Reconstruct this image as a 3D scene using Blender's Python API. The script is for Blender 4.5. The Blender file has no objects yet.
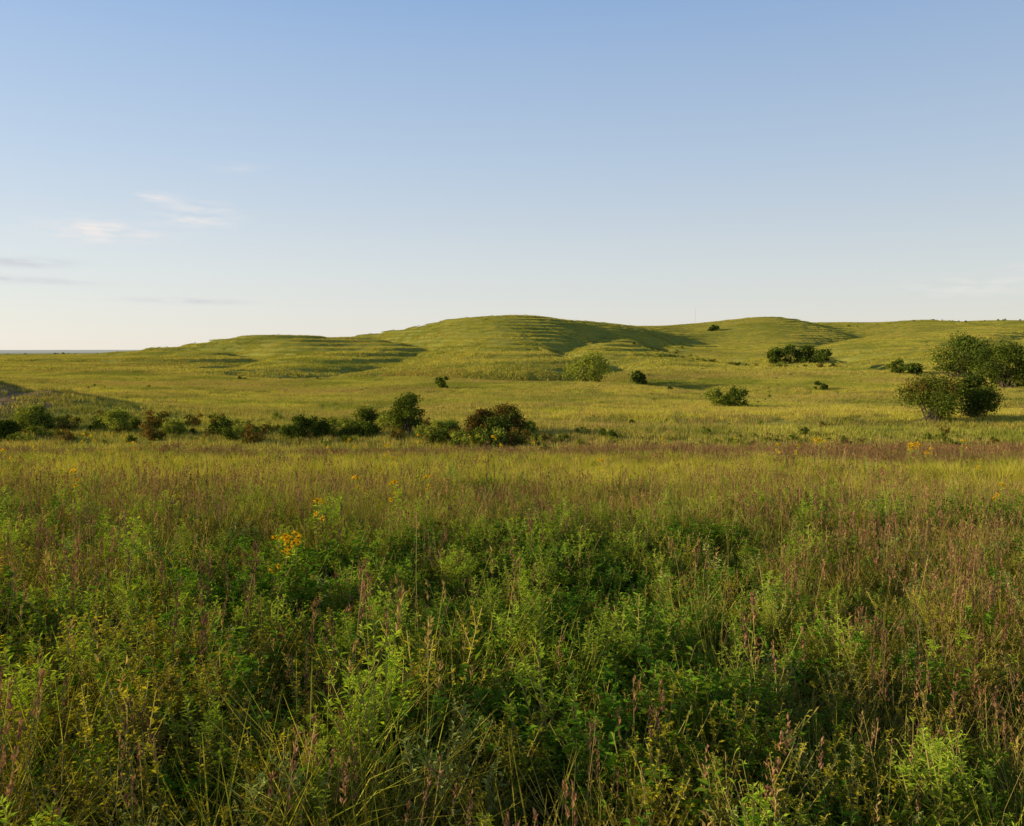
import bpy, math, numpy as np
from mathutils import Vector
rng=np.random.default_rng(7)
F=796.0; TH=math.atan(63/796.0); CT,ST=math.cos(TH),math.sin(TH)
SUN_AZ=-92.0; SUN_EL=13.0
scene=bpy.context.scene
def slope_of(py):
    dy=(413-np.asarray(py,float))/F
    return (-ST+dy*CT)/(CT+dy*ST)
def u_of(px,py):
    dy=(413-py)/F
    return ((px-512)/F)/(CT+dy*ST)
# ---------------------------------------------------------------- noise
_lat=np.random.default_rng(99).random((256,256))
def vnoise(x,y):
    xi=np.floor(x).astype(int); yi=np.floor(y).astype(int)
    fx=x-xi; fy=y-yi; fx=fx*fx*fx*(fx*(fx*6-15)+10); fy=fy*fy*fy*(fy*(fy*6-15)+10)
    a=_lat[xi%256,yi%256];b=_lat[(xi+1)%256,yi%256];c=_lat[xi%256,(yi+1)%256];d=_lat[(xi+1)%256,(yi+1)%256]
    return (a*(1-fx)+b*fx)*(1-fy)+(c*(1-fx)+d*fx)*fy-0.5
def fbm(x,y,o=4):
    s=0;a=1.0
    for i in range(o):
        s=s+a*vnoise(x*2**i+17.3*i,y*2**i+5.1*i); a*=.5
    return s
def sstep(a,b,x):
    t=np.clip((x-a)/(b-a),0,1); return t*t*(3-2*t)
# ---------------------------------------------------------------- terrain
PX=np.array([-300,0,100,190,290,350,440,500,580,650,720,780,830,940,1024,1300],float)
T=[(60 ,[462]*16),
 (74 ,[444,444,446,447,447,448,448,448,448,447,447,447,447,447,447,446]),
 (88,[424,425,427,428,428,428,428,428,428,428,428,428,428,428,428,427]),
 (120,[405,409,410,412,413,414,414,414,413,412,412,412,412,415,416,412]),
 (180,[386,388,390,393,396,396,396,396,396,398,400,401,402,399,396,390]),
 (250,[372,374,377,380,381,381,380,379,379,381,382,382,381,378,374,368]),
 (350,[364,365,365,365,364,363,361,359,358,360,363,363,361,357,354,350]),
 (450,[358,359,358,354,350,351,347,343,343,350,356,355,354,350,346,342]),
 (550,[356,357,354,346,336,339,332,326,331,343,351,349,348,342,339,336]),
 (640,[356,357,354,347,339,335,322,316,320,336,346,343,341,336,333,330]),
 (800,[356,357,355,352,346,342,331,322,320,324,338,336,337,331,328,327]),
 (1000,[355,356,355,354,351,349,342,334,326,323,321,318,324,323,322,320]),
 (1300,[354,355,354,354,353,352,348,342,336,332,328,325,322,324,323,323]),
 (2500,[353,353.5,353,353,352.5,352.5,350,346,344,342,340,340,340,341,341,341]),
 (6000,[351.5,351.5,351.3,351.3,351,351,351,350,350,350,350,350,350,350,350,350]),
 (9000,[350,350,349.8,349.8,350,350,350,350,350,350,350,350,350,350,350,350]),
 (22000,[350.5]*16)]
gx=np.arange(-600,1605,5.0); gl=np.arange(math.log(60),math.log(22000),.01)
rows=np.array([np.interp(gx,PX,slope_of(np.array(t[1],float))*t[0]) for t in T])
ld=np.log(np.array([t[0] for t in T],float))
Z=np.array([np.interp(gl,ld,rows[:,j]) for j in range(len(gx))]).T
def gblur(A,s,ax):
    r=int(s*3);k=np.exp(-.5*(np.arange(-r,r+1)/s)**2);k/=k.sum()
    P=np.pad(A,[(r,r) if i==ax else (0,0) for i in range(2)],mode='edge')
    return sum(k[i]*np.take(P,np.arange(i,i+A.shape[ax]),axis=ax) for i in range(2*r+1))
Z=gblur(gblur(Z,4.,0),3.2,1)
fgD=np.array([-40,0,10,25,42,50,58,66]);fgZ=np.array([0,-2.25,-3.0,-4.25,-5.85,-7.0,-8.1,-8.7])
dd=np.arange(-60,80,.5);fz=np.interp(dd,fgD,fgZ);k=np.exp(-.5*(np.arange(-12,13)/4.)**2);k/=k.sum();fz=np.convolve(np.pad(fz,12,mode='edge'),k,'valid')
def wp(px,D): return u_of(px,345)*D,D
KNOBS=[(490,645,36,30,1.8),(535,650,26,30,1.8),(455,640,14,25,2.4),(300,545,60,25,2.6),(235,540,20,25,1.6),(372,560,28,40,-2.2),(690,830,45,120,-8.),(775,1000,60,60,5.),(862,930,32,110,-7.),(935,1010,50,60,4.),(1010,1000,30,60,2.5),(980,960,14,60,-3.),(595,590,18,50,-3.)]
GUL=[([(690,800),(650,620),(700,470),(790,380)],14,-10.),([(385,600),(425,460),(360,350),(300,300)],12,-7.),([(862,900),(800,620),(850,450),(930,330)],15,-9.),
     ([(600,620),(565,430),(610,330),(560,270)],11,-8.),([(230,300),(330,290),(430,280),(560,262),(660,240),(780,205)],7,-4.5),([(200,520),(260,440),(200,350)],13,-6.),([(1040,700),(980,520),(1010,380)],15,-7.5),
     ([(620,104),(760,100),(900,98),(1060,92)],4.,-2.2),([(880,170),(1000,150),(1100,150)],6,-2.4)]
def H(x,y,detail=True):
    x=np.asarray(x,float);y=np.asarray(y,float)
    D=np.maximum(y,60.0)
    px=np.clip(512+F*x/D/1.0,-599,1599)
    a=(px+600)/5;b=np.clip((np.log(D)-gl[0])/.01,0,len(gl)-2.001)
    a=np.clip(a,0,len(gx)-2.001);ai=a.astype(int);bi=b.astype(int);fa=a-ai;fb=b-bi
    far=(Z[bi,ai]*(1-fa)+Z[bi,ai+1]*fa)*(1-fb)+(Z[bi+1,ai]*(1-fa)+Z[bi+1,ai+1]*fa)*fb
    near=np.interp(y,dd,fz)
    w=sstep(56,74,y)
    z=near*(1-w)+far*w
    for kx,kD,sx,sy,am in KNOBS:
        cx,cy=wp(kx,kD);z=z+am*np.exp(-.5*(((x-cx)/sx)**2+((y-cy)/sy)**2))
    wx=x+fbm(x/45+1,y/45,2)*16;wy=y+fbm(x/45+61,y/45+7,2)*16
    for pts,wd,am in GUL:
        P=np.array([wp(*p) for p in pts]);dm=np.full(z.shape,1e9)
        X_,Y_=(wx,wy) if wd>6.5 else (x+fbm(x/20+1,y/20,2)*5,y+fbm(x/20+61,y/20+7,2)*5)
        for i in range(len(P)-1):
            e=P[i+1]-P[i];t=np.clip(((X_-P[i,0])*e[0]+(Y_-P[i,1])*e[1])/(e@e),0,1)
            dm=np.minimum(dm,(X_-P[i,0]-t*e[0])**2+(Y_-P[i,1]-t*e[1])**2)
        z=z+am*np.exp(-np.sqrt(dm+wd*wd*.12)/wd)
    z=z+fbm(x/110+3,y/110+9,2)*1.6*sstep(90,260,y)*(1-.5*sstep(900,1500,y))
    z=z+fbm(x/28+31,y/28+2,2)*.6*sstep(60,130,y)
    z=z+fbm(x/6,y/6,2)*.12
    # limestone benches
    st=2.9; s=(z+2.2)/st+.4*fbm(x/230+8,y/230+4,2)
    f=s-np.floor(s); sh=.3*f+.7*sstep(.76,1,f)
    mk=.28+.72*sstep(-.2,.35,fbm(x/110+40,y/60+11,3)+.5*np.exp(-.5*((x+50)/130)**2)-.05)
    z=z+(sh-f)*st*.8*mk*sstep(270,380,y)*(1-sstep(1300,2000,y))
    # eroded bank on the left
    q=((x+78)/25)**2+((y-104)/14)**2
    z=z+4.9*np.exp(-q*1.0)*(1+.3*fbm(x/5,y/5,3))
    return z
def proj(x,y,z):
    d=y*CT-z*ST;return 512+F*x/d,413-F*(y*ST+z*CT)/d
# ---------------------------------------------------------------- materials
def newmat(n):
    m=bpy.data.materials.new(n);m.use_nodes=True;nt=m.node_tree
    for x in list(nt.nodes):nt.nodes.remove(x)
    return m,nt
def nd(nt,t,**k):
    n=nt.nodes.new(t)
    for a,v in k.items():setattr(n,a,v)
    return n
def mix(nt,fac,a,b,bt='MIX'):
    n=nd(nt,'ShaderNodeMix',data_type='RGBA',blend_type=bt)
    for s,v in ((0,fac),(6,a),(7,b)):
        if hasattr(v,'is_output'): nt.links.new(v,n.inputs[s])
        elif s==0:n.inputs[0].default_value=v
        else:n.inputs[s].default_value=(*v,1)
    return n.outputs[2]
def mth(nt,op,a,b=None,c=None,clamp=False):
    n=nd(nt,'ShaderNodeMath',operation=op,use_clamp=clamp)
    for i,v in enumerate((a,b,c)):
        if v is None:continue
        if hasattr(v,'is_output'):nt.links.new(v,n.inputs[i])
        else:n.inputs[i].default_value=v
    return n.outputs[0]
def noise(nt,scale,detail=3,vec=None,map_scale=None):
    n=nd(nt,'ShaderNodeTexNoise');n.inputs['Scale'].default_value=scale;n.inputs['Detail'].default_value=detail
    if vec is not None:
        if map_scale:
            m=nd(nt,'ShaderNodeVectorMath',operation='MULTIPLY');nt.links.new(vec,m.inputs[0]);m.inputs[1].default_value=map_scale;vec=m.outputs[0]
        nt.links.new(vec,n.inputs['Vector'])
    return n.outputs[0]
def ramp01(nt,v,a,b):
    n=nd(nt,'ShaderNodeMapRange');nt.links.new(v,n.inputs[0]);n.inputs[1].default_value=a;n.inputs[2].default_value=b
    return n.outputs[0]
def foliage(name,c1,c2,c3=None,trans=.35,wscale=None,dry=None):
    m,nt=newmat(name)
    at=nd(nt,'ShaderNodeAttribute',attribute_name='var');ar=nd(nt,'ShaderNodeAttribute',attribute_name='rnd')
    col=mix(nt,at.outputs['Fac'],c1,c2)
    if c3 and wscale:
        g=nd(nt,'ShaderNodeNewGeometry');w=noise(nt,wscale,1,g.outputs['Position'])
        col=mix(nt,ramp01(nt,w,.42,.62),col,c3)
    elif c3: col=mix(nt,ramp01(nt,ar.outputs['Fac'],.45,.1),col,c3)
    if dry: col=mix(nt,ramp01(nt,ar.outputs['Fac'],.75,1.0),col,dry)
    v=mth(nt,'MULTIPLY_ADD',ar.outputs['Fac'],.6,.72)
    sc=nd(nt,'ShaderNodeVectorMath',operation='SCALE');nt.links.new(col,sc.inputs[0]);nt.links.new(v,sc.inputs['Scale']);col=sc.outputs[0]
    p=nd(nt,'ShaderNodeBsdfDiffuse');nt.links.new(col,p.inputs['Color'])
    o=nd(nt,'ShaderNodeOutputMaterial')
    if trans>0:
        t=nd(nt,'ShaderNodeBsdfTranslucent')
        nt.links.new(mix(nt,1.0,col,(1.3,1.2,.5),'MULTIPLY'),t.inputs['Color'])
        ms=nd(nt,'ShaderNodeMixShader');ms.inputs[0].default_value=trans
        nt.links.new(p.outputs[0],ms.inputs[1]);nt.links.new(t.outputs[0],ms.inputs[2]);nt.links.new(ms.outputs[0],o.inputs[0])
    else: nt.links.new(p.outputs[0],o.inputs[0])
    return m
M={}
M['grass']=foliage('green_grass',(.26,.29,.03),(.52,.50,.055),(.48,.41,.07),dry=(.54,.41,.14))
M['gold']=foliage('yellow_green_grass',(.50,.48,.055),(.70,.62,.11),(.56,.52,.08),dry=(.62,.48,.17))
M['dry']=foliage('dry_grass',(.34,.22,.08),(.58,.42,.17),(.27,.19,.08))
M['seed']=foliage('seed_heads',(.24,.11,.065),(.44,.25,.14),(.28,.16,.09),trans=.2)
M['rust']=foliage('rusty_grass',(.20,.085,.04),(.36,.17,.07),(.24,.15,.055),trans=.25)
M['stem']=foliage('stems',(.24,.20,.06),(.38,.31,.10),trans=0)
M['lush']=foliage('lush_leaves',(.06,.17,.014),(.19,.35,.03),(.25,.33,.03),trans=.4)
M['sage']=foliage('sage_leaves',(.24,.32,.08),(.44,.50,.15),trans=.25)
M['olive']=foliage('olive_leaves',(.28,.27,.02),(.58,.51,.04),(.34,.27,.03),trans=.4)
M['bright']=foliage('bright_leaves',(.26,.39,.035),(.48,.60,.06),trans=.4)
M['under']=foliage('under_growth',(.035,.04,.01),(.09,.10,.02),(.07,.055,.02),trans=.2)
M['petal']=foliage('petals',(.90,.50,.01),(.95,.66,.02),trans=.3)
M['disc']=foliage('flower_centre',(.10,.05,.01),(.16,.09,.02),trans=0.)
M['hill']=foliage('hill_grass',(.42,.39,.065),(.64,.56,.115),(.32,.33,.06),trans=.3,wscale=.03)
M['valley']=foliage('valley_grass',(.38,.37,.06),(.60,.54,.12),(.30,.33,.055),trans=.3,wscale=.06)
M['t_green']=foliage('tree_leaves',(.055,.085,.015),(.18,.22,.03),trans=.25)
M['t_yel']=foliage('willow_leaves',(.19,.24,.035),(.38,.40,.07),trans=.3)
M['t_dark']=foliage('dark_shrub_leaves',(.04,.065,.014),(.12,.16,.026),trans=.2)
M['t_red']=foliage('sumac_leaves',(.12,.08,.02),(.26,.17,.04),(.14,.14,.025),trans=.25)
def simple(name,c1,c2,sc=6,rough=.9,ms=None):
    m,nt=newmat(name);p=nd(nt,'ShaderNodeBsdfPrincipled');g=nd(nt,'ShaderNodeNewGeometry')
    nt.links.new(mix(nt,noise(nt,sc,3,g.outputs['Position'],ms),c1,c2),p.inputs['Base Color']);p.inputs['Roughness'].default_value=rough
    o=nd(nt,'ShaderNodeOutputMaterial');nt.links.new(p.outputs[0],o.inputs[0]);return m
M['bark']=simple('bark',(.05,.035,.022),(.16,.12,.085),6,.9,(1,1,.2))
M['rock']=simple('limestone',(.16,.11,.07),(.36,.28,.20),1.5)
M['steel']=simple('galvanised_steel',(.35,.35,.37),(.45,.45,.47),1,.5)
def ground():
    m,nt=newmat('prairie_ground');g=nd(nt,'ShaderNodeNewGeometry');P=g.outputs['Position']
    sx=nd(nt,'ShaderNodeSeparateXYZ');nt.links.new(P,sx.inputs[0])
    n1=noise(nt,.012,3,P);n2=noise(nt,.12,3,P);n3=noise(nt,1.3,3,P)
    hill=mix(nt,ramp01(nt,n1,.4,.62),(.42,.39,.07),(.29,.31,.055))
    hill=mix(nt,ramp01(nt,n2,.35,.7),hill,(.48,.43,.10))
    hill=mix(nt,ramp01(nt,n3,.3,.75),mix(nt,1.,hill,(.6,.65,.6),'MULTIPLY'),hill)
    near=mix(nt,n3,(.05,.042,.018),(.10,.08,.03))
    col=mix(nt,ramp01(nt,sx.outputs[1],45,75),near,hill)
    vx=nd(nt,'ShaderNodeVectorMath',operation='DISTANCE');nt.links.new(P,vx.inputs[0]);vx.inputs[1].default_value=(-76,97,-6)
    b=ramp01(nt,mth(nt,'ADD',vx.outputs['Value'],mth(nt,'MULTIPLY',n2,18)),32,26)
    col=mix(nt,b,col,mix(nt,ramp01(nt,n3,.35,.65),(.22,.14,.06),(.40,.28,.14)))
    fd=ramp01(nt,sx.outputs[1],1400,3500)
    col=mix(nt,mth(nt,'MULTIPLY',fd,.9),col,(.80,.80,.72))  # aerial haze painted into the base colour: far land pales with distance
    p=nd(nt,'ShaderNodeBsdfDiffuse');nt.links.new(col,p.inputs['Color'])
    o=nd(nt,'ShaderNodeOutputMaterial');nt.links.new(p.outputs[0],o.inputs[0]);return m
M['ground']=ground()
# ---------------------------------------------------------------- mesh builder
class MB:
    def __init__(s): s.v=[];s.f=[];s.m=[];s.a=[];s.r=[];s.n=0;s.mats=[];s.c=None
    def mi(s,k):
        if k not in s.mats:s.mats.append(k)
        return s.mats.index(k)
    def add(s,v,f,mat,var,rnd=None):
        v=np.asarray(v,float).reshape(-1,3);f=np.asarray(f,int)
        if f.shape[1]==3:f=np.concatenate([f,-np.ones((len(f),1),int)*(1<<40)],1)
        s.v.append(v);s.f.append(f+s.n);s.m.append(np.full(len(f),s.mi(mat)));s.a.append(np.broadcast_to(var,(len(v),)).astype(float))
        s.r.append(np.broadcast_to(var if rnd is None else rnd,(len(v),)).astype(float));s.n+=len(v)
    def comp(s):
        if s.c is None:s.c=(np.concatenate(s.v),np.concatenate(s.f),np.concatenate(s.m),np.concatenate(s.a),np.concatenate(s.r))
        return s.c
    def put(s,o,yaw,sc,loc,tx=0,ty=0):
        V,Fc,Mi,A,_=o.comp();c,q=math.cos(yaw),math.sin(yaw)
        W=V*sc;W=np.stack([W[:,0]*c-W[:,1]*q+tx*W[:,2],W[:,0]*q+W[:,1]*c+ty*W[:,2],W[:,2]],1)+loc
        mm=np.array([s.mi(k) for k in o.mats])
        s.v.append(W);s.f.append(Fc+s.n);s.m.append(mm[Mi]);s.a.append(A);s.r.append(np.full(len(W),rng.random()));s.n+=len(W)
    def obj(s,name,link=True,smooth=False):
        V,Fc,Mi,A,R=s.comp()
        tri=Fc[:,3]<0;cnt=np.where(tri,3,4);flat=Fc.ravel();flat=flat[flat>=0]
        me=bpy.data.meshes.new(name);me.vertices.add(len(V));me.vertices.foreach_set('co',V.ravel())
        me.loops.add(len(flat));me.loops.foreach_set('vertex_index',flat)
        me.polygons.add(len(Fc));st=np.concatenate([[0],np.cumsum(cnt)[:-1]]);me.polygons.foreach_set('loop_start',st)
        me.polygons.foreach_set('material_index',Mi)
        me.polygons.foreach_set('use_smooth',np.full(len(Fc),smooth))
        for k in s.mats:me.materials.append(M[k])
        at=me.attributes.new('var','FLOAT','POINT');at.data.foreach_set('value',A)
        at=me.attributes.new('rnd','FLOAT','POINT');at.data.foreach_set('value',R)
        me.update(calc_edges=True)
        o=bpy.data.objects.new(name,me)
        if link:scene.collection.objects.link(o)
        return o
def nrm(v): return v/np.maximum(np.linalg.norm(v,axis=-1,keepdims=True),1e-9)
def blades(mb,base,az,h,w,bend,mat,segs=3,var=None,tip=.08):
    n=len(base);t=np.linspace(0,1,segs+1)[None,:,None]
    d=np.stack([np.cos(az),np.sin(az),0*az],1)[:,None]
    c=base[:,None]+d*(bend*h)[:,None,None]*t**2+np.array([0,0,1.])*h[:,None,None]*(t-.35*np.minimum(bend,1.2)[:,None,None]*t**2.5)
    ta=az+np.pi/2+rng.normal(0,.9,n)
    sd=np.stack([np.cos(ta),np.sin(ta),0*ta],1)[:,None]*(w/2)[:,None,None]*np.maximum(1-t**1.6,tip)
    V=np.stack([c-sd,c+sd],2).reshape(n,-1,3)
    i=np.arange(segs);q=np.stack([2*i,2*i+1,2*i+3,2*i+2],1)
    Fq=(q[None]+(np.arange(n)*2*(segs+1))[:,None,None]).reshape(-1,4)
    if var is None:var=rng.random(n)
    mb.add(V,Fq,mat,np.repeat(var,2*(segs+1)))
    return c[:,-1]
def leaves(mb,base,dr,L,W,mat,var=None,fold=.25):
    n=len(base);dr=nrm(dr);up=np.array([0,0,1.])+rng.normal(0,.35,(n,3))
    sd=nrm(np.cross(dr,up));no=np.cross(sd,dr)
    L=np.broadcast_to(L,(n,))[:,None];W=np.broadcast_to(W,(n,))[:,None]
    mid=base+dr*L*.45
    V=np.stack([base,mid-sd*W/2+no*W*fold,base+dr*L-no*L*.12,mid+sd*W/2+no*W*fold],1)
    k=np.arange(n)[:,None]*4
    Ft=np.concatenate([k+[0,1,2],k+[0,2,3]])
    if var is None:var=rng.random(n)
    mb.add(V,Ft,mat,np.repeat(var,4))
def tube(mb,pts,rad,mat,sides=3,var=.5):
    pts=np.asarray(pts,float);n=len(pts);tg=np.gradient(pts,axis=0);tg=nrm(tg)
    ref=np.where(np.abs(tg[:,2:3])>.9,np.array([[1.,0,0]]),np.array([[0,0,1.]]))
    a=nrm(np.cross(tg,ref));b=np.cross(tg,a);th=np.arange(sides)*2*np.pi/sides
    V=pts[:,None]+np.asarray(rad,float)[:,None,None]*(a[:,None]*np.cos(th)[None,:,None]+b[:,None]*np.sin(th)[None,:,None])
    Fq=[]
    for i in range(n-1):
        for j in range(sides):Fq.append((i*sides+j,i*sides+(j+1)%sides,(i+1)*sides+(j+1)%sides,(i+1)*sides+j))
    mb.add(V,Fq,mat,var)
def disc(n,r):
    a=rng.random(n)*2*np.pi;q=np.sqrt(rng.random(n))*r
    return np.stack([np.cos(a)*q,np.sin(a)*q,np.full(n,-.05)],1)
U=lambda a,b,n=None:rng.uniform(a,b,n)
def p_grass(mat,n,h,w,r,bend,seeds=0,segs=3):
    mb=MB();B=disc(n,r);az=np.arctan2(B[:,1],B[:,0])+rng.normal(0,.8,n)
    blades(mb,B,az,U(h*.5,h,n),U(w*.6,w,n),U(*bend,n),mat,segs)
    if seeds:
        B=disc(seeds,r*.8);hh=U(h*1.0,h*1.4,seeds);az=U(0,6.28,seeds)
        tips=blades(mb,B,az,hh,np.full(seeds,.0035),U(.05,.3,seeds),'stem',3,tip=.6)
        for t in tips:
            k=10;tt=U(0,.12,k);leaves(mb,t-np.array([0,0,1.])*tt[:,None],np.stack([rng.normal(0,.5,k),rng.normal(0,.5,k),np.ones(k)],1),.03,.008,'dry')
    return mb
def p_seed(h=.8,n=7,r=.12,lod=0,g='grass',d='dry'):
    mb=MB();B=disc(n,r);az=U(0,6.28,n);hh=U(h*.65,h,n);bd=U(0,.25,n)
    tips=blades(mb,B,az,hh,np.full(n,.004 if not lod else .007),bd,'stem',3 if not lod else 2,tip=.7)
    for t in tips:
        k=14 if not lod else 4;tt=U(0,.15,k);leaves(mb,t-np.array([0,0,1.])*tt[:,None]+rng.normal(0,.003,(k,3)),np.stack([rng.normal(0,.35,k),rng.normal(0,.35,k),np.ones(k)],1),.028 if not lod else .07,.011 if not lod else .018,'seed')
    m=10;B=disc(m,r);blades(mb,B,U(0,6.28,m),U(.25,.5,m),U(.004,.007,m)*(1+lod),U(.2,.8,m),d,3-lod)
    m=28;B=disc(m,r);blades(mb,B,U(0,6.28,m),U(.25,.55,m),U(.005,.009,m)*(1+lod*.6),U(.2,.8,m),g,3-lod)
    return mb
def p_forb(mat,h,ns,nl,L,W,spread,branch=0,up=.35,flower=None,nf=0,fs=.03):
    mb=MB()
    for s in range(ns):
        b=disc(1,.04+spread*.15)[0];az=U(0,6.28);hh=U(h*.7,h);ln=U(0,spread)
        t=np.linspace(0,1,5)[:,None];d=np.array([math.cos(az),math.sin(az),0])
        pts=b+d*ln*hh*t**1.4+np.array([0,0,hh])*t
        tube(mb,pts,np.linspace(.004,.0018,5),'stem')
        stems=[(pts,nl,1.)]
        for k in range(branch):
            q=U(.35,.9);p0=np.array([np.interp(q,t[:,0],pts[:,i]) for i in range(3)]);a2=U(0,6.28);l2=hh*(1.05-q)*U(.5,.9)
            p=p0+np.array([math.cos(a2),math.sin(a2),0])*l2*.55*t+np.array([0,0,l2])*t
            tube(mb,p,np.linspace(.0025,.001,5),'stem');stems.append((p,nl//2,.7))
        for p,c,sc in stems:
            q=U(.12,1,c)**.8;ga=np.arange(c)*2.4+U(0,6)
            P=np.stack([np.interp(q,t[:,0],p[:,i]) for i in range(3)],1)
            dr=np.stack([np.cos(ga),np.sin(ga),np.full(c,up)+rng.normal(0,.3,c)],1)
            leaves(mb,P,dr,L*sc*U(.6,1.1,c)*(1.15-.5*q),W*sc*U(.7,1.1,c)*(1.15-.5*q),mat,var=(q*.6+.4*rng.random(c)))
            if flower:
                for f in range(nf):
                    c0=p[-1]-np.array([0,0,U(0,.10)])*(f>0)+np.array([*rng.normal(0,.05*(f>0),2),0]);flo(mb,c0,fs*U(.7,1.1),flower)
    return mb
def flo(mb,c,r,mat,k=13):
    ax=nrm(np.array([rng.normal(0,.5)-.4,rng.normal(0,.5)-.7,.7]));a=nrm(np.cross(ax,[0,1,.1]));b=np.cross(ax,a)
    th=np.arange(k)*2*np.pi/k
    D=a*np.cos(th)[:,None]+b*np.sin(th)[:,None]+ax*.12
    leaves(mb,c+D*r*.2,D,r,r*.42,mat)
    th=np.arange(8)*2*np.pi/8
    V=np.concatenate([[c+ax*r*.16],c+(a*np.cos(th)[:,None]+b*np.sin(th)[:,None])*r*.3,c+(a*np.cos(th)[:,None]+b*np.sin(th)[:,None])*r*.22-ax*r*.1])
    f=[(0,1+i,1+(i+1)%8) for i in range(8)];mb.add(V,f,'disc',.5)
    mb.add(V,[(1+i,9+i,9+(i+1)%8,1+(i+1)%8) for i in range(8)],'disc',.2)
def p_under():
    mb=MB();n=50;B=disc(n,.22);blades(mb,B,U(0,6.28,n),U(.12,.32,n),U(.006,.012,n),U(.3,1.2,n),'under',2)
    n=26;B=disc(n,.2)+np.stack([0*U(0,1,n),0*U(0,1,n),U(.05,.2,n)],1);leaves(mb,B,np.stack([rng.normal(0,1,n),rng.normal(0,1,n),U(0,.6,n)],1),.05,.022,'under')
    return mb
def patch(mat,size,n,h,w,dryf=.15,mat2='dry'):
    mb=MB();B=np.stack([U(-size/2,size/2,n),U(-size/2,size/2,n),np.full(n,-.05)],1)
    hh=U(h*.5,h,n)*(1+.8*vnoise(B[:,0]/size*4+U(0,50),B[:,1]/size*4))
    k=int(n*(1-dryf))
    blades(mb,B[:k],U(0,6.28,k),hh[:k],U(w*.6,w,k),U(.1,.6,k),mat,1,tip=.15)
    blades(mb,B[k:],U(0,6.28,n-k),hh[k:]*1.15,U(w*.5,w*.8,n-k),U(.0,.4,n-k),mat2 ,1,tip=.15)
    return mb
def scatter(name,protos,xy,idx,scl,tilt=0.,e=1.,dz=0.):
    col=bpy.data.collections.new(name+'_parts')
    for i,mb in enumerate(protos):
        o=mb if isinstance(mb,bpy.types.Object) else mb.obj('%s_part_%02d'%(name,i),link=False);col.objects.link(o)
    n=len(xy);X,Y=xy[:,0],xy[:,1];P=np.stack([X,Y,H(X,Y)+dz],1)
    me=bpy.data.meshes.new(name);me.vertices.add(n);me.vertices.foreach_set('co',P.ravel())
    sx=(H(X+e,Y)-H(X-e,Y))/(2*e)+rng.normal(0,tilt+1e-6,n);sy=(H(X,Y+e)-H(X,Y-e))/(2*e)+rng.normal(0,tilt+1e-6,n)
    nz=nrm(np.stack([-sx,-sy,np.ones(n)],1));ya=U(0,6.28,n)
    tx=np.stack([np.cos(ya),np.sin(ya),0*ya],1);tx=nrm(tx-nz*(tx*nz).sum(1,keepdims=True));ty=np.cross(nz,tx)
    R=np.stack([np.arctan2(ty[:,2],nz[:,2]),-np.arcsin(np.clip(tx[:,2],-1,1)),np.arctan2(tx[:,1],tx[:,0])],1)
    a=me.attributes.new('rot','FLOAT_VECTOR','POINT');a.data.foreach_set('vector',R.astype(np.float32).ravel())
    a=me.attributes.new('scl','FLOAT','POINT');a.data.foreach_set('value',np.asarray(scl,np.float32))
    a=me.attributes.new('idx','INT','POINT');a.data.foreach_set('value',np.asarray(idx,np.int32))
    o=bpy.data.objects.new(name,me);scene.collection.objects.link(o)
    ng=bpy.data.node_groups.new(name+'_gn','GeometryNodeTree')
    ng.interface.new_socket('Geometry',in_out='INPUT',socket_type='NodeSocketGeometry');ng.interface.new_socket('Geometry',in_out='OUTPUT',socket_type='NodeSocketGeometry')
    gi=ng.nodes.new('NodeGroupInput');go=ng.nodes.new('NodeGroupOutput');ip=ng.nodes.new('GeometryNodeInstanceOnPoints')
    ci=ng.nodes.new('GeometryNodeCollectionInfo');ci.inputs['Collection'].default_value=col;ci.inputs['Separate Children'].default_value=True;ci.inputs['Reset Children'].default_value=True
    ip.inputs['Pick Instance'].default_value=True
    def na(nm,t):
        q=ng.nodes.new('GeometryNodeInputNamedAttribute');q.data_type=t;q.inputs['Name'].default_value=nm;return q.outputs[0]
    L=ng.links.new
    L(gi.outputs[0],ip.inputs['Points']);L(ci.outputs[0],ip.inputs['Instance']);L(na('idx','INT'),ip.inputs['Instance Index'])
    L(na('rot','FLOAT_VECTOR'),ip.inputs['Rotation']);L(na('scl','FLOAT'),ip.inputs['Scale']);L(ip.outputs[0],go.inputs[0])
    md=o.modifiers.new('scatter','NODES');md.node_group=ng
    return o
# ---------------------------------------------------------------- terrain mesh
Ds=[-25,-15,-8,-4];d=0.
while d<22000:
    Ds.append(d)
    if d<60:d+=.6
    elif d<250:d*=1.008
    elif d<1150:d+=2.2
    else:d*=1.03
Ds=np.array(Ds);us=np.linspace(-1.5,1.5,760)
DD,UU=np.meshgrid(Ds,us,indexing='ij');XX=UU*(np.maximum(DD,0)+14);YY=DD
ZZ=H(XX,YY)
nr,nc=DD.shape;ii=np.arange(nr*nc).reshape(nr,nc)
Fq=np.stack([ii[:-1,:-1],ii[:-1,1:],ii[1:,1:],ii[1:,:-1]],-1).reshape(-1,4)
mb=MB();mb.add(np.stack([XX,YY,ZZ],-1),Fq,'ground',.5);mb.obj('prairie_terrain',smooth=True)
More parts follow.
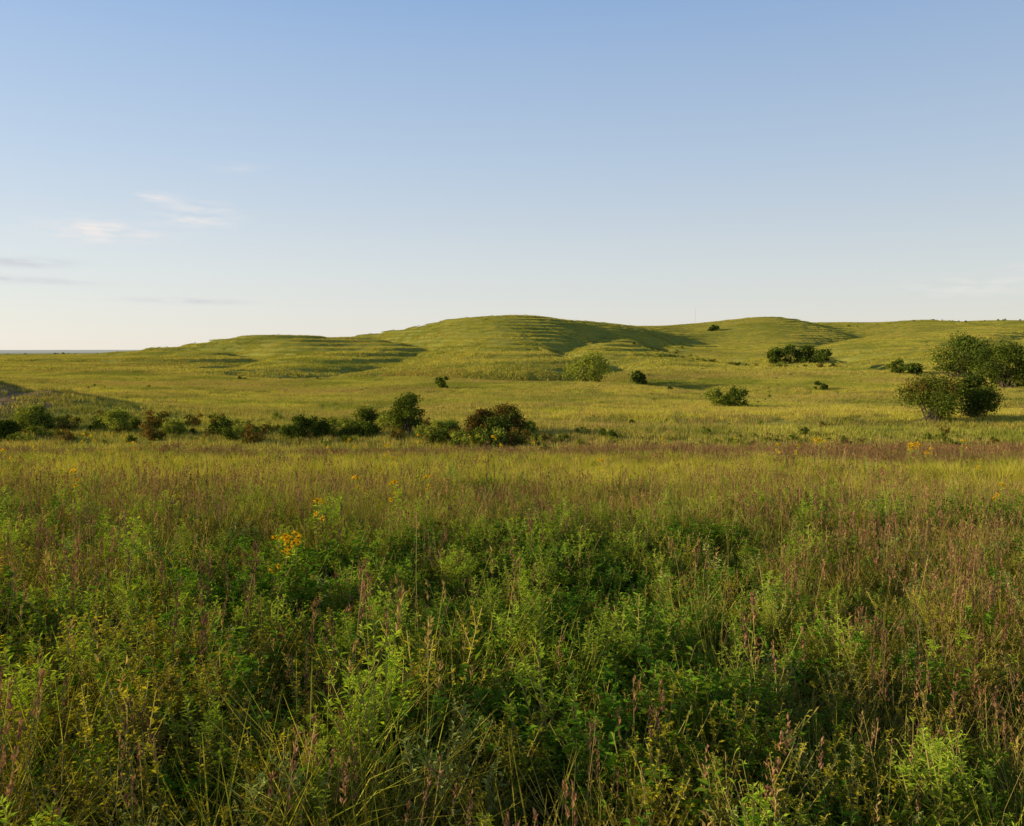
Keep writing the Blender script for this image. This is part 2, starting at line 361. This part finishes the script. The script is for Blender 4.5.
# ---------------------------------------------------------------- foreground vegetation
S={}
S['grass']=[p_grass('grass',46,.62,.010,.10,(.15,.8),segs=2) for i in range(4)]
S['gold']=[p_grass('gold',56,.72,.008,.10,(.15,.7),seeds=2) for i in range(4)]
S['dry']=[p_grass('dry',34,.6,.007,.10,(.1,.6),segs=2) for i in range(2)]
S['seed']=[p_seed(.88,6) for i in range(4)]
S['rust']=S['seed']
S['lush']=[p_forb('lush',.55,7,22,.072,.036,.55,2) for i in range(5)]
S['sage']=[p_forb('sage',.62,5,30,.05,.016,.4,3,up=.8) for i in range(3)]
S['olive']=[p_forb('olive',.62,7,28,.040,.015,.5,3) for i in range(5)]
S['bright']=[p_forb('bright',.7,5,34,.06,.016,.35,3,up=.6) for i in range(4)]
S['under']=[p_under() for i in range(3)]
S['stalk']=[p_forb('sage',1.1,1,50,.12,.035,.08,0,up=.2) for i in range(3)]
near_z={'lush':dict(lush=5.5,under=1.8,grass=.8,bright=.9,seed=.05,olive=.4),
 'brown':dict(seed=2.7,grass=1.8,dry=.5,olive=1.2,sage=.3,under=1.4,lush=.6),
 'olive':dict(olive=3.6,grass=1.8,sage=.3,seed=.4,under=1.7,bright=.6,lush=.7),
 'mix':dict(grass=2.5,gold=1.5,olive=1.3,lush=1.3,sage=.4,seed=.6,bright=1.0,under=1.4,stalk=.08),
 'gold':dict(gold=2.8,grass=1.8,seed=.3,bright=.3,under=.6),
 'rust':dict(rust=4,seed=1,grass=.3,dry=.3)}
def make_patch(zone,n,r,lib,smin=.6,smax=1.25):
    ks=list(zone);w=np.array([zone[k] for k in ks]);w=w/w.sum();mb=MB();ox=U(0,90)
    for i in range(n):
        k=ks[rng.choice(len(ks),p=w)];o=lib[k][rng.integers(len(lib[k]))]
        a=U(0,6.28);q=math.sqrt(rng.random())*r*(1+.12*rng.normal());X,Y=math.cos(a)*q,math.sin(a)*q
        sc=U(smin,smax)*(1+.5*float(vnoise(np.array([X/r*1.8+ox]),np.array([Y/r*1.8]))[0]))
        mb.put(o,U(0,6.28),max(sc,.5),(X,Y,0),rng.normal(0,.08),rng.normal(0,.08))
    return mb
NV=4;zk=list(near_z);near=[]
for z_ in zk:
    if z_!='rust':
        for i in range(NV):near.append(make_patch(near_z[z_],70,.95,S))
def jgrid(d0,d1,sp,uw,ex,jit=.4):
    gy=np.arange(d0,d1,sp);out=[]
    for yy in gy:
        hw=uw*yy+ex;gxx=np.arange(-hw,hw,sp);out.append(np.stack([gxx+U(-jit,jit,len(gxx))*sp,yy+U(-jit,jit,len(gxx))*sp],1))
    return np.concatenate(out)
def weights(x,y):
    n1=fbm(x/3.2+5,y/3.2,3);n2=fbm(x/2.2+50,y/2.8+20,3)
    G=lambda cx,cy,sx,sy:np.exp(-.5*(((x-cx)/sx)**2+((y-cy)/sy)**2))
    f=sstep(12,22,y)
    return dict(lush=.15+4.2*G(1.0,7.6,2.6,2.1)+1.4*G(-3.6,8,1.8,1.7)+1.0*sstep(.05,.4,-n1)*(1-f),
      brown=.12+1.0*sstep(.0,.4,n2)+2.0*sstep(.15,.48,x/np.maximum(y,1))*(1-f)+1.7*G(-3,16,7,2.6)+.6*f*sstep(0,.35,-n2),
      olive=.5+3.0*G(-2.2,4.2,2.8,1.6)+1.0*G(2.,3.6,3,1.)+.5*sstep(0,.4,n1)*(1-f),
      mix=1.1+.7*f+0*x, gold=.2+5.5*G(8,21,10,5.5)+1.5*f*sstep(-.15,.3,n2)+2.4*G(-10,31,15,8),
      rust=13.*G(24,44,19,4.2)*sstep(-.45,.05,n2)+0.02*f)
def choose(xy,nv,k=zk,rustoff=False):
    W=weights(xy[:,0],xy[:,1])
    if rustoff:W['rust']=0*W['rust']
    W=np.stack([W[q] for q in k],1)**1.5;W/=W.sum(1,keepdims=True)
    p=(rng.random(len(xy))[:,None]>np.cumsum(W,1)).sum(1).clip(0,len(k)-1);return p*nv+rng.integers(0,nv,len(xy))
xy=jgrid(1.5,19,1.12,.84,2.,.33);xy=xy[np.hypot(xy[:,0],xy[:,1])>1.7]
scatter('prairie_grass',near,xy,np.minimum(choose(xy,NV,rustoff=True),NV*5-1),(U(.9,1.15,len(xy))*(1+.35*fbm(xy[:,0]/2.5+7,xy[:,1]/2.5+3,2))).clip(.82,1.35),.02,.8)
S2={'grass':[p_grass('grass',30,.58,.018,.16,(.15,.7),segs=2) for i in range(4)],
 'gold':[p_grass('gold',36,.72,.014,.16,(.1,.6),segs=2) for i in range(4)],
 'seed':[p_seed(.9,6,.18,1) for i in range(4)],'rust':[p_seed(.9,8,.18,1,'rust','rust') for i in range(3)],'dry':[p_grass('dry',26,.6,.011,.15,(.1,.5),segs=2) for i in range(2)],
 'lush':[p_forb('lush',.5,5,14,.10,.055,.5,0) for i in range(3)],'bright':[p_forb('bright',.7,4,18,.08,.028,.35,0,up=.6) for i in range(3)],
 'olive':[p_forb('olive',.6,5,16,.07,.03,.5,0) for i in range(3)],'sage':[p_forb('sage',.7,3,18,.08,.026,.3,0,up=.7) for i in range(2)]}
S2['under']=S2['grass'];S2['stalk']=S2['sage']
mid=[]
for z_ in zk:
    zz=dict(near_z[z_]);
    if z_ not in('brown','rust'):zz['grass']=zz.get('grass',0)+1.5
    for i in range(3):mid.append(make_patch(zz,66,1.75,S2,.65,1.2))
xy=jgrid(18.5,62,2.1,.82,3)
scatter('tall_grass',mid,xy,choose(xy,3),U(.8,1.1,len(xy))*(1+.45*fbm(xy[:,0]/5+7,xy[:,1]/5+3,2)),.02,1.5)
# sunflowers
sf=[p_forb('bright',1.2,2,22,.12,.028,.22,1,up=.2,flower='petal',nf=n_,fs=.045) for n_ in (3,2,1)]
pts=[];sc=[];ix=[]
for px,D,s,i in [(288,8.0,1.02,0),(279,7.2,.82,2),(320,9.5,1.,2),(395,12,1.0,2),(72,14,1.05,2),(354,13,1.,2),(425,14,.95,2),
   (818,32,1.4,0),(912,26,1.35,0),(922,25.5,1.25,1),(495,33,1.35,1),(85,38,1.35,1),(95,39,1.2,2),(417,38,1.35,1),(470,37,1.2,2),(1005,12,.95,2),(600,18,1.,2),(350,34,1.2,1)]:
    pts.append((u_of(px,500)*D,D));sc.append(s);ix.append(i)
for k in range(26):
    D=U(20,46);pts.append((U(-.75,.6)*D,D));sc.append(U(.85,1.15));ix.append(2)
scatter('sunflower_plants',sf,np.array(pts),ix,sc,.04)
tk=[p_forb(m,1.25,1,60,.12,.035,.1,br,up=.25) for m,br in (('bright',2),('sage',0),('sage',1),('olive',2))]
pts=[(u_of(px,500)*D,D) for px,D in [(408,11),(430,12),(667,7.6),(724,8.5),(715,8.2),(320,6.8),(185,9),(140,6.5),(960,5.2),(975,5.4),(590,10),(860,9.5),(60,8),(505,6)]]
scatter('tall_forbs',tk,np.array(pts),[0,0,1,1,2,2,3,1,0,0,3,1,2,3],[1.05,.9,.85,.8,.75,.7,.8,.6,.6,.62,.8,.8,.8,.55],.04)
# ---------------------------------------------------------------- valley + hill grass
vp=[patch('valley',3.8,440,.6,.07,f) for f in (.05,.15,.3,.5,.7)]+[patch('gold',3.8,440,.6,.07,.35),patch('gold',3.8,440,.6,.07,.15,'valley')]
xy=jgrid(56,300,3.3,.78,6);X,Y=xy.T
k=(((X+79)/20)**2+((Y-96)/10)**2)>1;k|=rng.random(len(xy))<.25;xy=xy[k];X,Y=xy.T
v=1.4+4*fbm(X/40+3,Y/22+8,3)+1.2*np.exp(-.5*((Y-110)/20)**2)*sstep(-10,30,X)+rng.normal(0,.5,len(X))
v=np.clip(np.round(v),0,4).astype(int)
gp=np.exp(-.5*((Y-125)/20)**2)*(.35+.65*sstep(-20,30,X))+.6*np.exp(-.5*((Y-190-.2*X)/14)**2)+.35*fbm(X/30+90,Y/16+4,3)
gsel=gp+rng.normal(0,.15,len(X))>.55;v[gsel]=5+rng.integers(0,2,gsel.sum())
scatter('valley_grass',vp,xy,v,U(.8,1.15,len(xy)),0,2)
vp=[patch('hill',11,400,.75,.28,f) for f in (.03,.08,.16,.28)]
xy=jgrid(280,1150,9.,.70,6);X,Y=xy.T
v=1.2+4*fbm(X/90+3,Y/60+8,3)+rng.normal(0,.4,len(X))
scatter('hill_grass',vp,xy,np.clip(np.round(v),0,3).astype(int),U(.85,1.2,len(xy))*np.where(Y>450,.72,1),0,3)
# ---------------------------------------------------------------- trees and shrubs
def make_tree(name,w,h,leaf,mat,nleaf=3500,trunk=.25,nc=18,seed=0,link=True,mat2=None):
    r=np.random.default_rng(seed);mb=MB()
    z0=trunk*h;ch=h-z0
    C=[];R=[]
    for i in range(nc):
        a=r.random()*6.28;t=(i+.5)/nc if i%2 else r.random()
        zz=z0+ch*(.10+.76*t);prof=math.sqrt(max(.05,1-((t-.40)/.68)**2));q=math.sqrt(r.random())*.80
        C.append([math.cos(a)*q*prof*w/2,math.sin(a)*q*prof*w/2,zz]);R.append(r.uniform(.11,.24)*min(w,ch*1.3))
    C=np.array(C);R=np.array(R)
    lean=np.array([r.normal(0,.04)*w,r.normal(0,.04)*w,0])
    top=np.array([0,0,z0+ch*.45])+lean
    tr=[np.array([0,0,-.3]),np.array([0,0,z0*.5+.1])+lean*.3,np.array([0,0,z0+.1*ch])+lean*.7,top]
    tube(mb,tr,np.array([.04,.03,.02,.008])*h,'bark',7)
    for c in C:
        q=r.random()
        s=tr[1]*(1-q)+tr[2]*q if trunk>.1 else np.array([r.normal(0,.1)*w,r.normal(0,.1)*w,-.1])
        mid=(s+c)/2+np.array([0,0,-.06*h*r.random()])+r.normal(0,.03,3)*w
        tube(mb,[s,mid,c],np.array([.014,.009,.003])*h,'bark',4)
    wt=R**2/ (R**2).sum();ci=r.choice(nc,nleaf,p=wt);d=nrm(r.normal(0,1,(nleaf,3)));rad=R[ci]*(r.random(nleaf)**.42)*(1+.25*r.normal(0,1,nleaf).clip(-1,1.8))
    P=C[ci]+d*rad[:,None]*np.array([1.15,1.15,.9]);P[:,2]=np.maximum(P[:,2],.05)
    L=leaf*r.uniform(.6,1.3,nleaf)
    var=(r.random(nleaf)*.5+.5*r.random(nc)[ci])
    dr=nrm(r.normal(0,1,(nleaf,3))+np.array([0,0,-.2]));sd=nrm(np.cross(dr,r.normal(0,1,(nleaf,3))))
    V=np.stack([P-dr*L[:,None]/2,P-sd*L[:,None]*.36,P+dr*L[:,None]/2,P+sd*L[:,None]*.36],1)
    m2=r.random(nc)[ci]<.35 if mat2 else np.zeros(nleaf,bool)
    for sel,mt in ((~m2,mat),(m2,mat2)):
        if sel.sum():
            k=np.arange(sel.sum())[:,None]*4;mb.add(V[sel],k+[0,1,2,3],mt,np.repeat(var[sel],4))
    return mb.obj(name,link=link)
def place(name,px,base,D0,wp_,hp,mat,trunk=.05,nc=18,nleaf=3500,seed=1,mat2=None):
    # stand the plant where the terrain is at the right place along this bearing
    Dc=np.linspace(D0*.75,D0*1.3,200);xc=u_of(px,base)*Dc;_,py=proj(xc,Dc,H(xc,Dc))
    D=float(Dc[np.argmin(np.abs(py-base)+np.abs(Dc-D0)/D0*6)])
    w=wp_*D/F;h=hp*D/F;x=u_of(px,base)*D
    z=float(H(np.array([x]),np.array([D]))[0])
    _,pb=proj(x,D,z);h*=float(np.clip(1+(pb-base)/hp,.8,1.35))
    o=make_tree(name,w,h,max(.13,D*.0024),mat,nleaf,trunk,nc,seed,mat2=mat2)
    o.location=(x,D,z-.05);return o
place('cottonwood_tree',961,378,200,62,44,'t_green',.10,38,8000,11,'t_dark')
place('cottonwood_tree',1003,388,185,54,46,'t_green',.10,34,7500,12,'t_dark')
place('cottonwood_tree',1038,388,185,50,46,'t_green',.10,28,5500,22)
place('sumac_shrub',931,421,112,60,47,'t_green',.03,36,8500,13,'t_red')
place('cottonwood_tree',972,418,118,48,48,'t_dark',.05,34,8500,14,'t_green')
place('willow_tree',585,384,235,50,30,'t_yel',.06,26,4500,15)
place('shrub',443,389,210,22,13,'t_green',.03,10,1500,16)
place('shrub',640,385,230,22,14,'t_dark',.03,10,1500,17)
place('shrub',716,406,165,24,19,'t_yel',.05,14,2200,18)
place('shrub',737,408,162,28,22,'t_green',.05,16,2600,19)
for i,(px,w,h) in enumerate([(776,18,15),(790,24,18),(806,24,17),(824,20,13)]):place('hedge_tree',px,363,320,w,h,'t_dark' if i%2 else 't_green',.08,12,1500,30+i)
place('shrub',898,374,270,26,15,'t_green',.05,12,1600,40);place('shrub',914,375,265,22,12,'t_dark',.05,10,1300,41)
place('shrub',820,390,205,15,8,'t_dark',.03,8,1000,42);place('shrub',712,331,930,13,6,'t_dark',.05,8,700,43)
place('dogwood_shrub',407,434,80,36,42,'t_green',.06,30,7000,50)
place('sumac_shrub',506,436,78,50,32,'t_dark',.05,30,7000,51,'t_red')
place('sumac_shrub',480,435,80,30,28,'t_red',.05,20,4500,52,'t_green')
place('willow_shrub',440,440,76,52,22,'t_yel',.02,24,5000,53)
place('dogwood_shrub',366,437,80,32,30,'t_green',.03,22,5000,54)
place('dogwood_shrub',305,438,80,58,22,'t_dark',.03,28,5500,55,'t_green')
place('dogwood_shrub',30,430,80,40,24,'t_yel',.05,20,4500,58,'t_green')
place('dogwood_shrub',5,440,76,30,20,'t_dark',.05,20,4000,59)
place('willow_shrub',118,434,84,26,26,'t_yel',.02,16,3000,53)
br=[make_tree('thicket_part_%d'%i,2.8,1.5,.18,m,1000,.02,12,70+i,link=False,mat2=m2) for i,(m,m2) in enumerate([('t_dark','t_green'),('t_green','t_yel'),('t_yel','t_dark'),('t_red','t_dark'),('t_yel','t_green')])]
P=[];SC=[]
def line(pts,n,sx,sy,s0,s1):
    pts=np.array([(u_of(a,400)*D,D) for a,D in pts]);t=np.sort(U(0,len(pts)-1,n));i=np.minimum(t.astype(int),len(pts)-2);f=(t-i)[:,None]
    q=pts[i]*(1-f)+pts[i+1]*f+np.stack([rng.normal(0,sx,n),rng.normal(0,sy,n)],1);P.extend(q.tolist());SC.extend((s0+(s1-s0)*rng.random(n)**2).tolist())
line([(90,86),(150,84),(250,82),(350,80),(470,79),(560,79)],85,2.8,4.5,.3,1.35)
line([(110,94),(250,90),(400,88)],22,4,4,.4,1.2)
line([(-60,74),(20,76),(80,82)],14,2,2,.4,.9)
line([(560,79),(700,78),(850,77),(1060,76)],80,3,3.,.2,.7)
line([(620,104),(760,100),(900,98),(1060,92)],90,3,1.5,.2,.6)
line([(240,255),(330,262),(430,268),(520,262),(570,250)],40,3,2,.3,.9)
line([(640,420),(700,380),(760,350),(830,330)],40,3,2,.6,1.4)
line([(640,560),(655,600),(690,520)],16,5,6,.8,1.8)
line([(880,300),(960,290),(1060,280)],30,4,4,.5,1.4)
line([(850,1000),(940,990),(1030,980)],24,20,6,1.,2.)
line([(590,250),(680,215),(760,180),(860,150)],26,12,8,.3,.9)
line([(1000,170),(960,160),(1060,200)],16,6,6,.5,1.8)
line([(60,180),(200,200),(330,190)],10,14,10,.3,.6)
line([(-80,1400),(60,1450),(200,1500)],22,30,20,1.2,2.6)
P=np.array(P);scatter('creek_thicket',br,P,rng.integers(0,5,len(P)),SC,.02)
# ---------------------------------------------------------------- rocks on the bank
def rocks():
    import bmesh
    mb=MB()
    bm=bmesh.new();bmesh.ops.create_icosphere(bm,subdivisions=2,radius=1);V0=np.array([v.co[:] for v in bm.verts]);F0=np.array([[v.index for v in f.verts] for f in bm.faces]);bm.free()
    for i in range(45):
        xx=-75+rng.normal(0,8);yy=94+rng.normal(0,5);s=U(.1,.3)
        V=V0*(1+.35*fbm(V0[:,0:1]*1.3+i*3,V0[:,1:2]*1.3+V0[:,2:3],3))*np.array([U(.8,1.6),U(.7,1.3),U(.35,.7)])*s
        z=float(H(np.array([xx]),np.array([yy]))[0]);mb.add(V+np.array([xx,yy,z+.05]),F0,'rock',.5)
    mb.obj('limestone_rocks')
rocks()
def mast():
    mb=MB();hh=100;c=[np.array([.9*math.cos(a),.9*math.sin(a),0]) for a in (0,2.09,4.19)]
    for k in c:tube(mb,[k,k+np.array([0,0,hh])],[.12,.12],'steel',4)
    for z in range(0,hh,3):
        for i in range(3):tube(mb,[c[i]+[0,0,z],c[(i+1)%3]+[0,0,z+3]],[.05,.05],'steel',3)
    tube(mb,[[0,0,hh],[0,0,hh+8]],[.1,.05],'steel',4)
    ob=mb.obj('radio_mast');D=2500;xx=u_of(695,320)*D;ob.location=(xx,D,float(H(np.array([xx]),np.array([float(D)]))[0])-1)
mast()
# ---------------------------------------------------------------- world
w=bpy.data.worlds.new("World");scene.world=w;w.use_nodes=True;nt=w.node_tree
for x_ in list(nt.nodes):nt.nodes.remove(x_)
sky=nd(nt,'ShaderNodeTexSky',sky_type='NISHITA',sun_disc=False);sky.sun_elevation=math.radians(SUN_EL);sky.sun_rotation=math.radians(SUN_AZ%360);sky.air_density=1.;sky.dust_density=.3;sky.ozone_density=2.
tc=nd(nt,'ShaderNodeTexCoord');sp=nd(nt,'ShaderNodeSeparateXYZ');nt.links.new(tc.outputs['Generated'],sp.inputs[0])
az=mth(nt,'ARCTAN2',sp.outputs[0],sp.outputs[1]);el=mth(nt,'ARCSINE',sp.outputs[2])
cr=nd(nt,'ShaderNodeValToRGB');nt.links.new(ramp01(nt,el,0,math.pi/2),cr.inputs[0])
st=[(0,(.87,.83,.77)),(.06,(.77,.80,.81)),(.14,(.56,.68,.84)),(.27,(.30,.48,.80)),(.40,(.06,.12,.25)),(1,(.02,.05,.12))]
e_=cr.color_ramp.elements
while len(e_)<len(st):e_.new(.5)
for i,(p_,c_) in enumerate(st):e_[i].position=p_;e_[i].color=(*c_,1)
veil=nd(nt,'ShaderNodeVectorMath',operation='SCALE');nt.links.new(cr.outputs[0],veil.inputs[0])
lf=mth(nt,'MULTIPLY_ADD',mth(nt,'COSINE',mth(nt,'ADD',az,math.radians(75))),.15,.96)
nt.links.new(mth(nt,'MULTIPLY',lf,1/.12),veil.inputs['Scale'])
skc=mix(nt,.78,sky.outputs[0],veil.outputs[0])
cv=nd(nt,'ShaderNodeCombineXYZ');nt.links.new(az,cv.inputs[0]);nt.links.new(el,cv.inputs[1])
nz=noise(nt,1,5,cv.outputs[0],(26,120,1));
tot=None;totd=None
for px,py,sx,sy,amp,dark in [(100,231,52,9,1.3,0),(196,215,34,10,1.2,0),(148,197,22,4,.9,0),(22,262,45,4,1.2,1),(20,280,60,3,1.,1),(185,301,60,2.6,1.,1),(970,286,60,7,.7,0),(1018,267,12,4,.6,0),(240,168,30,4,.3,0)]:
    dv=np.array([(px-512)/F,CT+(413-py)/F*ST,-ST+(413-py)/F*CT]);dv/=np.linalg.norm(dv)
    a0=math.atan2(dv[0],dv[1]);e0=math.asin(dv[2])
    a=mth(nt,'POWER',mth(nt,'ABSOLUTE',mth(nt,'DIVIDE',mth(nt,'SUBTRACT',az,a0),sx/F*.8)),2.);b=mth(nt,'POWER',mth(nt,'ABSOLUTE',mth(nt,'DIVIDE',mth(nt,'SUBTRACT',el,e0),sy/F)),2.)
    g=mth(nt,'MULTIPLY',mth(nt,'EXPONENT',mth(nt,'MULTIPLY',mth(nt,'ADD',a,b),-1.)),amp)
    if dark: totd=g if totd is None else mth(nt,'ADD',totd,g)
    else: tot=g if tot is None else mth(nt,'ADD',tot,g)
fl=mth(nt,'MULTIPLY',mth(nt,'MULTIPLY',tot,ramp01(nt,nz,.38,.66)),.75,clamp=True)
fd=mth(nt,'MULTIPLY',mth(nt,'MULTIPLY',totd,ramp01(nt,nz,.3,.6)),.6,clamp=True)
c=mix(nt,fl,skc,(7.5,7.0,6.7));c=mix(nt,fd,c,(4.8,4.9,5.4))
bg=nd(nt,'ShaderNodeBackground');nt.links.new(c,bg.inputs[0]);bg.inputs[1].default_value=.12
o=nd(nt,'ShaderNodeOutputWorld');nt.links.new(bg.outputs[0],o.inputs[0])
L=bpy.data.lights.new('sun','SUN');L.energy=5;L.angle=math.radians(.5);L.color=(1,.82,.46);so=bpy.data.objects.new('sun',L);scene.collection.objects.link(so)
a,e=math.radians(SUN_AZ),math.radians(SUN_EL);sd=Vector((math.sin(a)*math.cos(e),math.cos(a)*math.cos(e),math.sin(e)))
so.rotation_euler=sd.to_track_quat('Z','Y').to_euler();so.location=sd*50
cam=bpy.data.cameras.new('camera');co=bpy.data.objects.new('camera',cam);scene.collection.objects.link(co);cam.sensor_width=36;cam.lens=F*36/1024;cam.clip_end=60000;cam.clip_start=.05
co.location=(0,0,0);co.rotation_euler=(math.radians(90)-TH,0,0);scene.camera=co
scene.view_settings.view_transform='Standard';scene.view_settings.look='None';scene.view_settings.exposure=0
